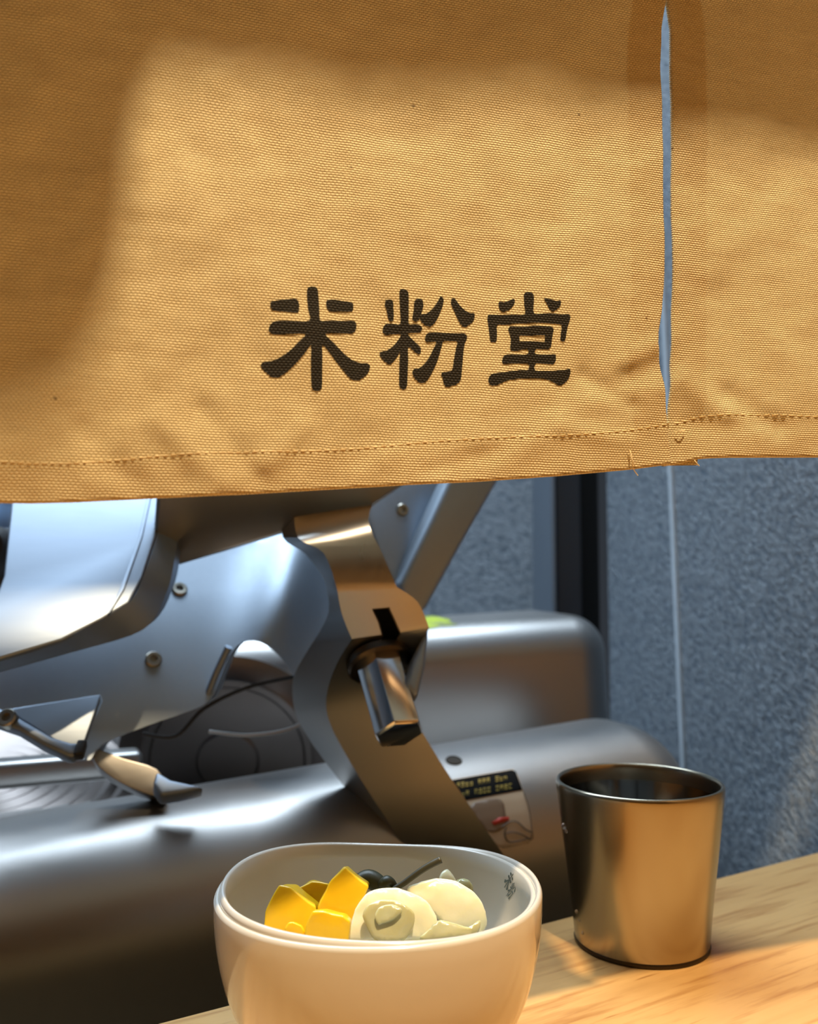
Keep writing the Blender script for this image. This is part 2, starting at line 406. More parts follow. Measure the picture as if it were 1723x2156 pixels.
def make_curtain(name, side):
    root = empty(name, (0, C0, .30)); 
    off = 0 if side == 'L' else -.0035
    def cp(px, py, extra=0):
        q = P(px, py, (C0-off*1.06, CS, 0))     # the right panel hangs a few millimetres behind the left one
        return q + CN*(cdisp(px, py) + extra)
    cols, rows = (330, 260) if side == 'L' else (240, 260)
    bm = bmesh.new(); G = []
    def yat(px, t, fn):   # a few sparse rows up to the rod, then dense rows over the part in view
        y = C0/(1-CS*(px-CX)/F); top = 1205-.3245*F/y
        return top+(-60-top)*t/.1 if t < .1 else -60+(fn(px)+60)*(t-.1)/.9
    for i in range(cols+1):
        s = i/cols; col = []
        for j in range(rows+1):
            t = j/rows
            if side == 'L':
                # iterate to put the column on the traced outlines
                py = 500
                for _ in range(4):
                    xr = interp(EDGEL, py); px = -200+(xr+200)*s; py = yat(px, t, lambda q: interp(HEML, q))
            else:
                py = 500
                for _ in range(4):
                    xl = interp(EDGER, py); px = xl+(2495-xl)*s; py = yat(px, t, lambda q: interp(HEMR, q))
            col.append((px, py))
        G.append(col)
    V = [[bm.verts.new(cp(*q)) for q in col] for col in G]
    # hem: fold round the bottom and run up behind
    H = []
    for i, col in enumerate(G):
        px, py = col[-1]; row = []
        for k, (dz, b) in enumerate([(1.5, -.0006), (2.0, -.0012), (1.2, -.0017), (-4, -.0020), (-16, -.0020), (-28, -.0019), (-40, -.0018), (-52, -.0017), (-64, -.0016), (-76, -.0014), (-84, -.0012), (-86, -.0009)]):
            row.append(bm.verts.new(cp(px, py+dz, 0) + CN*b))
        H.append(row)
    for i in range(cols):
        for j in range(rows): bm.faces.new((V[i][j], V[i][j+1], V[i+1][j+1], V[i+1][j]))
        a = [V[i][-1]]+H[i]; b = [V[i+1][-1]]+H[i+1]
        for k in range(len(a)-1): bm.faces.new((a[k], a[k+1], b[k+1], b[k]))
    # side hem along the slit
    edge = G[-1] if side == 'L' else G[0]; ev = V[-1] if side == 'L' else V[0]; sg = -1 if side == 'L' else 1
    prev = None
    for j, (px, py) in enumerate(edge):
        r = [ev[j]]+[bm.verts.new(cp(px+sg*dx, py) + CN*b) for dx, b in ((-1.2, -.0006), (-.8, -.0011), (2, -.0013), (25, -.0013), (68, -.0011), (70, -.0006))]
        if prev:
            for k in range(len(r)-1): bm.faces.new((prev[k], prev[k+1], r[k+1], r[k]))
        prev = r
    me = bpy.data.meshes.new('cloth'); 
    bmesh.ops.recalc_face_normals(bm, faces=bm.faces)
    inv = (Matrix.Translation(PIV) @ Matrix.Rotation(crot, 4, 'Z')).inverted()
    bm.transform(inv); bm.to_mesh(me); bm.free()
    o = link('cloth', me, M_cloth, None, 180)
    o.parent = root; o.matrix_parent_inverse = Matrix.Translation(root.location).inverted()
    o.location = PIV; o.rotation_euler = (0, 0, crot)
    # stitching
    sm = bmesh.new()
    rng = (-150, 1400) if side == 'L' else (1425, 1800)
    x = rng[0]
    while x < rng[1]:
        hem = interp(HEML if side == 'L' else HEMR, x+7)
        y = hem - 84 + 4*math.sin(x/90)
        a, b, c = cp(x, y, -.00012), cp(x+6, y-.3, .00008), cp(x+12, y-.6, -.00012)
        t = tube([a, b, c], .00020, 5); tm = bpy.data.meshes.new('t'); t.to_mesh(tm); t.free(); sm.from_mesh(tm); bpy.data.meshes.remove(tm)
        x += 17
    st = from_bm('stitching', sm, M_thread, None, 60); st.parent = root; st.matrix_parent_inverse = Matrix.Translation(root.location).inverted(); st['kind'] = 'stuff'
    return root, cp
curL, cpL = make_curtain('noren_curtain', 'L'); tag(curL, 'left canvas curtain panel printed with three black characters', 'curtain')
curR, cpR = make_curtain('noren_curtain.001', 'R'); tag(curR, 'plain narrow canvas curtain panel right of the slit', 'curtain')
def kid(o, root):
    o.parent = root; o.matrix_parent_inverse = Matrix.Translation(root.location).inverted(); return o
def thread(root, pts, r=.00018, name='loose_thread'):
    kid(from_bm(name, tube(spline(pts, 5, False), r, 6), M_thread, None, 60), root)
thread(curL, [cpL(1326, 945, .0005), cpL(1331, 962, .0012), cpL(1334, 985, .0012), cpL(1345, 1001, .001)])
thread(curL, [cpL(1330, 948, .0005), cpL(1329, 966, .0016), cpL(1336, 982, .0018)])
thread(curR, [cpR(1464, 968, .0005), cpR(1466, 974, .001), cpR(1472, 981, .001)])
thread(curR, [cpR(1424, 909, .0008), cpR(1434, 907, .0014), cpR(1444, 906, .0008)])
# characters: stroke outlines, pixel coordinates
def Z(x0, y0, s, pts): return [(x0+a*s, y0+b*s) for a, b in pts]
k1 = 250/1723; k2 = 220/1723; k3 = 210/1723
CH_A = [Z(540, 590, k1, p) for p in (
 [(735,160),(750,110),(810,92),(870,110),(893,160),(900,250),(908,420),(912,590),(1000,598),(1200,596),(1400,594),(1440,625),(1448,680),(1430,740),(1380,778),(1200,785),(990,792),(1100,910),(1200,1010),(1330,1130),(1440,1190),(1520,1208),(1600,1210),(1640,1240),(1635,1300),(1590,1380),(1500,1450),(1410,1465),(1340,1430),(1270,1350),(1200,1260),(1130,1170),(1040,1050),(945,955),(942,1100),(944,1300),(942,1540),(920,1595),(870,1622),(820,1600),(795,1550),(785,1350),(778,1150),(775,960),(700,1060),(590,1190),(470,1310),(380,1380),(300,1418),(220,1408),(150,1350),(90,1290),(64,1240),(90,1195),(150,1180),(240,1168),(350,1120),(480,1030),(600,910),(700,795),(500,797),(260,795),(200,775),(172,725),(200,650),(270,606),(450,604),(755,602),(745,430),(735,250)],
 [(195,350),(220,318),(300,305),(420,288),(540,278),(590,292),(612,350),(612,420),(595,480),(540,488),(430,475),(300,458),(220,440),(198,400)],
 [(1012,320),(1040,288),(1130,280),(1250,300),(1380,320),(1408,370),(1400,430),(1360,462),(1200,462),(1060,452),(1020,410)])]
CH_B = [Z(790, 590, k2, p) for p in (
 [(400,190),(420,158),(460,146),(515,165),(548,215),(552,400),(552,600),(555,725),(650,730),(740,748),(775,800),(755,850),(710,868),(555,878),(560,920),(650,1010),(730,1090),(755,1140),(748,1200),(715,1225),(640,1175),(548,1110),(545,1300),(538,1500),(530,1720),(510,1780),(475,1808),(425,1785),(400,1720),(398,1500),(402,1300),(408,1190),(360,1270),(290,1355),(235,1392),(170,1360),(110,1300),(78,1245),(75,1205),(100,1180),(200,1155),(300,1085),(380,990),(418,925),(416,885),(300,892),(190,900),(140,870),(128,820),(150,750),(200,718),(300,716),(415,718),(412,500),(404,350)],
 [(170,345),(195,322),(270,325),(295,360),(302,450),(310,560),(305,650),(275,685),(240,670),(215,610),(195,500),(165,420)],
 [(645,360),(680,315),(730,306),(775,328),(795,380),(790,460),(755,560),(735,630),(705,672),(665,690),(622,665),(612,620),(630,520),(640,430)],
 [(1082,262),(1120,290),(1132,340),(1110,440),(1060,560),(1000,680),(940,750),(890,776),(820,745),(760,690),(738,630),(745,575),(780,562),(860,545),(940,480),(1010,390),(1055,310)],
 [(1255,330),(1290,295),(1330,315),(1390,400),(1480,490),(1570,540),(1640,545),(1645,620),(1610,690),(1540,745),(1480,778),(1430,755),(1380,680),(1320,540),(1265,420)],
 [(830,930),(860,880),(930,868),(1150,872),(1350,880),(1470,885),(1515,930),(1500,990),(1470,1070),(1445,1250),(1425,1450),(1412,1600),(1385,1680),(1320,1730),(1190,1762),(1140,1735),(1120,1660),(1105,1600),(1088,1560),(1110,1520),(1200,1512),(1250,1498),(1275,1440),(1290,1330),(1318,1180),(1340,1080),(1350,1018),(1240,1012),(1125,1012),(1095,1100),(1060,1220),(1010,1370),(940,1520),(860,1650),(800,1695),(740,1692),(670,1640),(625,1570),(618,1500),(650,1465),(750,1440),(840,1350),(910,1240),(960,1130),(1010,1025),(930,1024),(850,1022),(825,985)])]
CH_C = [Z(1010, 600, k3, p) for p in (
 [(775,170),(800,130),(850,118),(910,138),(938,190),(940,300),(940,495),(1100,495),(1250,502),(1400,520),(1510,508),(1550,540),(1552,600),(1520,700),(1495,820),(1480,930),(1450,980),(1410,970),(1390,935),(1400,800),(1405,700),(1280,675),(1050,662),(850,662),(600,668),(430,685),(312,695),(305,800),(298,930),(275,985),(225,995),(185,970),(172,850),(160,700),(148,600),(150,545),(180,508),(350,508),(600,510),(785,505),(780,350)],
 [(345,300),(380,278),(430,290),(510,268),(590,232),(622,250),(610,320),(560,390),(490,440),(420,458),(370,430),(348,370)],
 [(1112,250),(1150,236),(1250,262),(1330,285),(1380,275),(1392,330),(1370,390),(1310,440),(1255,465),(1210,430),(1170,350)],
 [(505,790),(510,735),(560,712),(700,722),(900,712),(1100,718),(1220,725),(1268,770),(1255,850),(1240,980),(1232,1060),(1190,1108),(1100,1112),(972,1112),(970,1195),(1150,1205),(1290,1200),(1315,1230),(1310,1310),(1270,1370),(1220,1375),(1090,1362),(965,1362),(955,1475),(1100,1485),(1300,1485),(1480,1465),(1565,1455),(1572,1530),(1540,1620),(1480,1690),(1410,1732),(1340,1725),(1230,1665),(1100,1625),(950,1618),(750,1620),(560,1640),(430,1670),(330,1720),(220,1750),(165,1725),(138,1660),(150,1600),(200,1545),(300,1528),(500,1500),(700,1475),(832,1470),(842,1365),(650,1362),(430,1368),(385,1340),(392,1270),(440,1210),(600,1205),(832,1195),(826,1112),(720,1125),(610,1145),(550,1135),(528,1090),(538,1000),(538,900)])]
HOLE_C = Z(1010, 600, k3, [(685,880),(900,876),(1120,876),(1122,950),(1118,992),(1000,978),(850,972),(690,982)])
def char_mesh(strokes, hole, fn, step, name, mat):
    out = bmesh.new()
    for st in strokes:
        pts = [(v.x, v.y) for v in spline([(a, b, 0) for a, b in st], 3)]
        if hole and st is strokes[-1]:
            # cut the window of the box out: join hole to outline with a bridge
            h = hole
            best = min(((i, j) for i in range(len(pts)) for j in range(len(h))), key=lambda ij: math.hypot(pts[ij[0]][0]-h[ij[1]][0], pts[ij[0]][1]-h[ij[1]][1]))
            i, j = best
            ar = lambda q: sum(q[k-1][0]*q[k][1]-q[k][0]*q[k-1][1] for k in range(len(q)))
            hh = h[j:]+h[:j]
            if ar(hh)*ar(pts) > 0: hh = [hh[0]]+hh[1:][::-1]
            eps = .05
            pts = pts[:i+1]+hh+[(hh[0][0]+eps, hh[0][1]+eps), (pts[i][0]+eps, pts[i][1]+eps)]+pts[i+1:]
        b = relief(pts, fn, step); tm = bpy.data.meshes.new('t'); b.to_mesh(tm); b.free(); out.from_mesh(tm); bpy.data.meshes.remove(tm)
    me = bpy.data.meshes.new(name); out.to_mesh(me); out.free(); return me
inv = (Matrix.Translation(PIV) @ Matrix.Rotation(crot, 4, 'Z')).inverted()
for ch, hole in ((CH_A, None), (CH_B, None), (CH_C, HOLE_C)):
    me = char_mesh(ch, hole, lambda x, y: inv @ cpL(x, y, .00016), 7, 'printed_character', M_ink)
    o = link('printed_character', me, M_ink, None, 180); o.parent = curL
    o.matrix_parent_inverse = Matrix.Translation(curL.location).inverted(); o.location = PIV; o.rotation_euler = (0, 0, crot)
    o['label'] = 'black printed character'
# rod that carries both panels (above the frame)
rod = from_bm('curtain_rod', tube([Vector((x, C0+CS*x, 0))-CN*.001+Vector((0, 0, .3372)) for x in (-.35, 0, .325)], .0072, 16), simple('rod_wood', (.20, .11, .05), .5), None, 40)
tag(rod, 'dark wooden rod above the canvas curtain', 'rod')
# unseen board added above the opening, shaped to cast the shadow edge on the cloth
def board(name, pts, z, t, label):
    bm = loft([[Vector((x, y, z)) for x, y in pts], [Vector((x, y, z+t)) for x, y in pts]])
    bmesh.ops.recalc_face_normals(bm, faces=bm.faces); bevel(bm, .002, 2)
    return tag(from_bm(name, bm, M_wood, None, 40), label, 'shelf')
LV = Vector(LAMP)
def blk(px, py, z):  # where the lamp ray to a curtain point crosses height z
    q = P(px, py, CPL); t = (LV.z-z)/(LV.z-q.z); r = LV+(q-LV)*t; return (r.x, r.y)
ZB = .36
edge = [blk(-500, 900, ZB), blk(-150, 1000, ZB), blk(120, 930, ZB), blk(205, 760, ZB), blk(262, 560, ZB), blk(272, 330, ZB), blk(285, 235, ZB), blk(330, 196, ZB), blk(800, 200, ZB), blk(1150, 225, ZB), blk(1330, 268, ZB), blk(1500, 280, ZB), blk(1800, 290, ZB)]
bk = [cplan(.30, .002), cplan(-.33, .002)]
board('shadow_board', edge+bk, ZB, .016, 'unseen wooden board above the curtain, added to shade the cloth')
# ------------------------------------------------------------------ steel cup
cc = tp(1351, 1982); CUPX, CUPY = cc.x, cc.y
K = .0362
prof = [(0, .002), (.0262, .002), (.0268, .0004), (.0278, 0), (.0285, .0010), (.0288, .0028), (.0303, .018), (.0325, .036), (.0345, .052), (.0358, .063), (.0362, .0678), (.03585, .0690), (.0351, .0694), (.0345, .0688), (.0341, .0672), (.0335, .060), (.0318, .048), (.0300, .034), (.0280, .018), (.026, .009), (.020, .0062), (0, .006)]
cup = empty('cup', (CUPX, CUPY, ZT)); tag(cup, 'brushed stainless steel cup standing on the counter right of the bowls', 'cup')
pr = [(p.x, p.y) for p in spline([(a, b, 0) for a, b in prof[4:16]], 3, False)]
o = from_bm('cup_wall', lathe_bm(prof[:4]+pr[:-1], 128), M_cup, cup, 50)
o = from_bm('cup_lining', lathe_bm([(.0342, .0675)]+prof[15:], 128), M_cupin, cup, 50)
o = from_bm('base_ring', lathe_bm([(.0262, .0006), (.0289, .0003), (.0291, .0012), (.0288, .002), (.0262, .002)], 96), simple('dark_seam', (.05, .04, .03), .4, 1), cup, 50)
for a, z, r in ((math.radians(187), .0505, .0011), (math.radians(191), .049, .0007), (math.radians(200), .0075, .0006), (math.radians(192), .015, .0007), (math.radians(196), .012, .0005)):
    b = bmesh.new(); bmesh.ops.create_uvsphere(b, u_segments=16, v_segments=10, radius=r)
    rr = interp([(0, .0285), (.0028, .0288), (.018, .0303), (.036, .0325), (.052, .0345), (.063, .0358)], z)
    bmesh.ops.scale(b, vec=(1, 1, 1.3), verts=b.verts); bmesh.ops.translate(b, vec=(rr*math.cos(a), rr*math.sin(a), z), verts=b.verts)
    from_bm('water_drop', b, simple('water', (.9, .9, .9), .05, 0, .5, Transmission_Weight=.9), cup, 180)
# ------------------------------------------------------------------ two stacked bowls
BX, BY = (800-CX)/F*.311, .311
HB = .0580
def bowl(name, R, zoff, rad, lift, depth, foot, label, tilt=(0, 0)):
    # outer profile up, rim, inner profile down; weights fade the rim wave to the foot
    outer = [(0, foot*.5), (.026, foot*.5), (.0275, 0), (.0300, 0), (.0312, .0012), (.0312, foot)]
    body = []
    for i in range(15):
        t = i/14; a = t*PI/2
        body.append((.0312 + (R-.0312)*math.sin(a)**.86, foot+(depth-foot)*(1-math.cos(a))**.92))
    th = .0021
    rim = [(R-.0001, depth+.0004), (R-.0006, depth+.0013), (R-.0013, depth+.0015), (R-.0021, depth+.0008)]
    inner = [(max(r-th*(1.0 if r > .035 else 1.4), 0), z+th*(.0 if i > 9 else .8)) for i, (r, z) in enumerate(body)][::-1]
    inner = inner[1:]
    inner.append((.022, foot+th*.5+.001)); inner.append((0, foot+th*.5+.0006))
    prof = outer+body[1:]+rim+inner
    w = [min(1, max(0, (z-foot)/(depth-foot)))**1.6 for r, z in prof]
    bm = lathe_bm(prof, 144, lambda t, k: 1+(rad(t))*w[k], lambda t, k: lift(t)*w[k])
    if tilt != (0, 0): bmesh.ops.rotate(bm, cent=(0, 0, depth*.5), matrix=Matrix.Rotation(tilt[0], 3, 'X') @ Matrix.Rotation(tilt[1], 3, 'Y'), verts=bm.verts)
    o = from_bm(name, bm, M_white, None, 180); o.location = (BX, BY, ZT+zoff)
    return tag(o, label, 'bowl')
bo = bowl('bowl', .0545, 0, lambda t: .006*math.cos(2*t)+.010*math.cos(4*t-PI), lambda t: .0006*math.cos(t)-.0030*math.exp(-((t-PI/2)/.8)**2), HB-.0025, .0065, 'lower white bowl standing on the counter, holding the other')
bi = bowl('bowl.001', .0528, .0040, lambda t: .006*math.cos(2*t)+.014*math.cos(4*t-PI)+.022*math.exp(-((t-2.5)/.5)**2), lambda t: .0013*math.cos(t-PI)-.0022*math.exp(-((t-PI/2)/.6)**2)+.0004*math.sin(-t), HB-.0060, .0055, 'upper white bowl nested in the lower one, filled with pickles')
# ------------------------------------------------------------------ food
def tr_mat(name, c1, c2, sss, scale=60, rough=.3):
    t = NT(name); n = t.noise(t.coord(), scale, 4); t.l(t.ramp(n, [(.3, c1), (.7, c2)]), t.b.inputs['Base Color'])
    t.set(Roughness=rough); t.b.inputs['Subsurface Weight'].default_value = sss; t.b.inputs['Subsurface Radius'].default_value = (1, .8, .3)
    t.b.inputs['Subsurface Scale'].default_value = .004; t.b.inputs['Coat Weight'].default_value = .25; t.b.inputs['Coat Roughness'].default_value = .15
    t.bump(t.noise(t.coord(), 400, 3), .2, .0003); return t.m
M_rad = tr_mat('pickled_radish', (.76, .47, .006), (.84, .55, .015), .2)
M_oni = tr_mat('pickled_onion', (.74, .70, .48), (.84, .80, .60), .5, 40, .2)
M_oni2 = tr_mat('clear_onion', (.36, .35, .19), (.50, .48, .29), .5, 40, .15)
M_chi = simple('dark_green_pepper', (.035, .036, .012), .45)
def chunk(name, top, Y0, low, Y1, mat, label, cat, group, bw=.0007, wob=.0006):
    """solid piece: front outline at depth Y0, back outline (shifted) at Y1"""
    f = [P(x, y, Y0) for x, y in top]; b = [P(x, y, Y1) for x, y in low]
    bm = loft([f, b]); bmesh.ops.recalc_face_normals(bm, faces=bm.faces); bevel(bm, bw, 3, 20)
    bmesh.ops.subdivide_edges(bm, edges=[e for e in bm.edges if e.calc_length() > .004], cuts=3, use_grid_fill=True)
    for v in bm.verts: v.co += noise.noise_vector(v.co*180)*wob
    bmesh.ops.triangulate(bm, faces=[q for q in bm.faces if len(q.verts) > 4])
    o = from_bm(name, bm, mat, None, 180)
    c = sum((Vector(v.co) for v in o.data.vertices), Vector())/len(o.data.vertices); bake_origin(o, c)
    return tag(o, label, cat, group)
gr = 'yellow pickled radish pieces in the bowl'
chunk('radish_piece', [(556, 1918), (590, 1864), (612, 1866), (664, 1908), (664, 1990), (556, 1990)], (.338, 0, .35), [(575, 1912), (603, 1863), (625, 1862), (672, 1900), (672, 1975), (575, 1975)], (.352, 0, .35), M_rad, 'large slanted yellow radish piece at the left of the bowl', 'radish', gr)
chunk('radish_piece', [(625, 1872), (655, 1856), (692, 1862), (700, 1890), (690, 1960), (630, 1960)], (.342, 0, .2), [(632, 1868), (660, 1853), (698, 1860), (705, 1888), (700, 1950), (635, 1950)], (.353, 0, .2), M_rad, 'shaded yellow radish piece behind the two big ones', 'radish', gr)
chunk('radish_piece', [(668, 1915), (690, 1862), (725, 1825), (776, 1864), (742, 1950), (735, 1985), (668, 1985)], (.334, 0, .3), [(676, 1905), (697, 1858), (729, 1822), (778, 1858), (748, 1942), (742, 1975), (676, 1975)], (.346, 0, .3), M_rad, 'tall yellow radish piece standing highest in the bowl', 'radish', gr)
chunk('radish_piece', [(640, 1955), (660, 1916), (680, 1916), (720, 1926), (737, 1940), (733, 1990), (640, 1990)], (.314, 0, .3), [(648, 1948), (664, 1914), (690, 1914), (728, 1921), (741, 1934), (738, 1975), (648, 1975)], (.326, 0, .3), M_rad, 'low bright yellow radish piece at the front rim', 'radish', gr)
chunk('radish_piece', [(598, 1955), (606, 1943), (616, 1941), (634, 1948), (642, 1960), (640, 1985), (598, 1985)], (.308, 0, .2), [(602, 1950), (609, 1942), (622, 1941), (638, 1948), (644, 1962), (644, 1980), (602, 1980)], (.314, 0, .2), M_rad, 'small yellow radish tip just over the front rim', 'radish', gr, .0006, .0003)
go = 'pickled onion pieces in the bowl'
def layer(name, outline, fn, th, mat, label, group=go, step=9):
    pts = [(v.x, v.y) for v in spline([(a, b, 0) for a, b in outline], 4)]
    bm = relief(pts, fn, step, lambda x, y: fn(x, y)+Vector((0, .55, -.8))*th)
    bmesh.ops.recalc_face_normals(bm, faces=bm.faces)
    bmesh.ops.smooth_vert(bm, verts=bm.verts, factor=.3, use_axis_x=True, use_axis_y=True, use_axis_z=True)
    for v in bm.verts: v.co += noise.noise_vector(v.co*110)*.0010 + noise.noise_vector(v.co*380)*.00025
    o = from_bm(name, bm, mat, None, 180)
    c = sum((Vector(v.co) for v in o.data.vertices), Vector())/len(o.data.vertices); bake_origin(o, c)
    return tag(o, label, 'onion', group)
def dome(cx, cy, rx, ry, Y, h, slope=.5):
    def fn(x, y):
        q = ((x-cx)/rx)**2+((y-cy)/ry)**2
        return P(x, y, (Y - h*max(0, 1-q)**.6, 0, slope))
    return fn
o = layer('onion_slice', [(728, 1975), (738, 1940), (752, 1905), (772, 1882), (800, 1870), (838, 1866), (868, 1874), (892, 1892), (908, 1912), (922, 1935), (924, 1960), (905, 1972), (820, 1978)], dome(825, 1930, 110, 75, .354, .0025), .002, M_oni, 'round white onion slice with a clear oval centre, beside the radish')
layer('onion_slice', [(763, 1925), (772, 1907), (795, 1898), (835, 1897), (858, 1908), (872, 1925), (868, 1950), (850, 1975), (800, 1980), (775, 1955)], dome(818, 1938, 75, 55, .3485, .001), .0012, M_oni2, 'greenish clear onion core lying on the round white slice')
layer('onion_slice', [(788, 1925), (800, 1910), (826, 1906), (845, 1915), (828, 1932), (806, 1942), (795, 1945)], dome(818, 1925, 50, 35, .3467, .001), .0008, M_oni2, 'small pointed onion curl inside the clear core', go, 7)
layer('onion_slice', [(858, 1872), (880, 1854), (920, 1850), (960, 1856), (990, 1872), (1012, 1895), (1024, 1918), (1020, 1950), (980, 1970), (950, 1945), (905, 1915), (880, 1895)], dome(945, 1900, 100, 60, .368, .004), .002, M_oni, 'large smooth white onion slice at the right of the pile')
layer('onion_slice', [(925, 1850), (935, 1834), (945, 1828), (958, 1842), (965, 1862), (955, 1880), (930, 1875)], dome(945, 1855, 30, 28, .382, .002), .0015, M_oni, 'small translucent onion tip sticking up behind the large slice')
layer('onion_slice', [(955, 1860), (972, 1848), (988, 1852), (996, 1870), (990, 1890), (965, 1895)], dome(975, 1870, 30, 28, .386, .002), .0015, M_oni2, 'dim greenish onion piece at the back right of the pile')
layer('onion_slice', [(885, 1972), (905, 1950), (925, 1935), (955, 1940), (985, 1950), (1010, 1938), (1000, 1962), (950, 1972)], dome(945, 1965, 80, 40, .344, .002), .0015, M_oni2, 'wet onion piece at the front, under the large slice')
# pile hidden under the slices
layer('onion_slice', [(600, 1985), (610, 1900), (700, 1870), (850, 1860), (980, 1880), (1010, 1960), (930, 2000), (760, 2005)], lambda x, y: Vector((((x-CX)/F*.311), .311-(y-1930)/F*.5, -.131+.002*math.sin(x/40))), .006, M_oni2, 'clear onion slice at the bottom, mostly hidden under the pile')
pep = empty('chilli_pepper', P(800, 1862, .318)); tag(pep, 'dark green pickled chilli with a long stem behind the onion', 'chilli')
kid(from_bm('pod', tube(spline([P(750, 1858, .320), P(775, 1850, .321), P(800, 1862, .320), P(815, 1866, .319)], 5, False), [.0010+.0022*math.sin(PI*min(1, .15+i/16*.8)) for i in range(16)], 12), M_chi, None, 180), pep)
kid(from_bm('calyx', tube(spline([P(800, 1864, .317), P(812, 1858, .316), P(824, 1860, .316), P(832, 1868, .316)], 4, False), [.0008, .0012, .0016, .0019, .0022, .0023, .0022, .002, .0018, .0016, .0014, .0013, .0012], 12), M_chi, None, 180), pep)
kid(from_bm('stem', tube(spline([P(826, 1874, .314), P(850, 1860, .314), P(880, 1838, .314), P(905, 1822, .314), P(929, 1810, .314)], 5, False), [.00095+.0003*(i/20) for i in range(21)], 10), simple('chilli_stem', (.045, .04, .018), .45), None, 180), pep)
# ------------------------------------------------------------------ characters on the inner bowl wall
deps = bpy.context.evaluated_depsgraph_get()
bpy.context.view_layer.update()
bvh = BVHTree.FromPolygons([bi.matrix_world @ v.co for v in bi.data.vertices], [tuple(p.vertices) for p in bi.data.polygons])
def onbowl(px, py):
    d = ray(px, py).normalized(); h = bvh.ray_cast(Vector((0, 0, 0)), d)
    hits = []; o0 = Vector()
    for _ in range(5):
        h = bvh.ray_cast(o0, d)
        if h[0] is None: break
        hits.append(h[0].copy()); o0 = h[0]+d*.0004
        if h[1].dot(d) < 0 and h[0].y > BY+.0: return h[0] - d*.00025
    return (hits[-1] if hits else d*.35) - d*.00025
def aff(cx, cy, up, right, bx, by, hh):
    def fn(x, y):
        u = (x-bx)/hh; v = (by-y)/hh
        return onbowl(cx+right[0]*u+up[0]*v, cy+right[1]*u+up[1]*v)
    return fn
M_grey = simple('grey_green_print', (.13, .16, .15), .35)
inv2 = bi.matrix_world.inverted()
for ch, bx, by, c, up, rt in ((CH_A, 660, 713, (1071.5, 1854), (20, -29), (6, 20)), (CH_B, 900, 714, (1077, 1876), (18, -30), (9, 16))):
    fn = aff(*c, up, rt, bx, by, 225)
    o = link('printed_character', char_mesh(ch, None, lambda x, y: inv2 @ fn(x, y), 12, 'printed_character', M_grey), M_grey, None, 180); o.parent = bi
    o['label'] = 'small grey printed character'
# ------------------------------------------------------------------ slicer
sl = empty('meat_slicer', (0, .6, -.42)); tag(sl, 'silver cast-metal food slicer standing behind the counter, under the curtain', 'slicer')
def k_(o): return kid(o, sl)
# long rounded body
BD = Vector((.758, .652, 0)).normalized(); BN = Vector((BD.y, -BD.x, 0)); BR = math.atan2(BD.y, BD.x)
ZB0 = -.105
def bp(px, py, z=ZB0): d = ray(px, py); return d*(z/d.z)
s0 = P(0, 1735, .465); s1 = P(1380, 1500, (.465+.45*.2106, .45, 0))
BD = (s1-s0).normalized(); BN = Vector((BD.y, -BD.x, 0)).normalized(); BR = math.atan2(BD.y, BD.x)
end = s1 - BD*.005; start = s0 - BD*.25; RB = .055; HH = .25
L = (end-start).length; mid = (start+end)/2
TILT = math.radians(2.4)
def rounded_body(name, mid, L, D, H, r, re, mat, seg=12, rot=None):
    """body along x: section rounded with r on the two long top edges, the ends with re"""
    bm = bmesh.new(); rings = []
    def sec(inset, xx):
        out = []; hw = D/2-inset; top = 0-inset; rr = max(r-inset, .004)
        out.append((xx, -hw, -H)); 
        for i in range(seg+1):
            a = PI - (PI/2)*i/seg; out.append((xx, -hw+rr+rr*math.cos(a), top-rr+rr*math.sin(a)))
        for i in range(seg+1):
            a = PI/2-(PI/2)*i/seg; out.append((xx, hw-rr+rr*math.cos(a), top-rr+rr*math.sin(a)))
        out.append((xx, hw, -H)); return [Vector(p) for p in out]
    xs = []
    for i in range(seg+1):
        a = PI/2*(i/seg); xs.append((re*(1-math.sin(a)), -L/2+re*(1-math.cos(a))))
    loops = [sec(i, x) for i, x in xs]+[sec(i, -x) for i, x in xs[::-1]]
    bm = loft(loops)
    o = from_bm(name, bm, mat, None, 50); o.location = mid; o.rotation_euler = rot or (0, -math.asin(BD.z), BR); return o
body = rounded_body('base_housing', mid + Vector((0, 0, 0)) - BN*(-.0), L, .13, .295, .058, .040, M_body); k_(body)
mh_end = P(1290, 1400, .745); MR = math.radians(10); MD = Vector((math.cos(MR), math.sin(MR), 0)); MN = Vector((MD.y, -MD.x, 0))
mh_mid = mh_end - MD*.17 - MN*.075
mh_mid.z = -.043
mh = rounded_body('motor_housing', mh_mid, .34, .16, .30, .032, .030, M_body, 12, (0, -math.radians(3), MR)); k_(mh)
bpy.context.view_layer.update()
bvb = BVHTree.FromPolygons([body.matrix_world @ v.co for v in body.data.vertices], [tuple(p.vertices) for p in body.data.polygons])
bvm = BVHTree.FromPolygons([mh.matrix_world @ v.co for v in mh.data.vertices], [tuple(p.vertices) for p in mh.data.polygons])
def onto(bv, px, py, off, fallback=.5):
    d = ray(px, py).normalized(); h = bv.ray_cast(Vector(), d)
    return (h[0] + h[1]*(off if h[1].dot(d) < 0 else -off)) if h[0] is not None else P(px, py, fallback)
def decal(name, pts, off, mat, parent, bv=bvb, curve=0, step=8, label=None):
    if curve: pts = [(v.x, v.y) for v in spline([(a, b, 0) for a, b in pts], curve)]
    o = from_bm(name, relief(pts, lambda x, y: onto(bv, x, y, off), step, lambda x, y: onto(bv, x, y, off-.0002)), mat, None, 180)
    o.parent = parent; o.matrix_parent_inverse = parent.matrix_world.inverted()
    if label: o['label'] = label
    return o
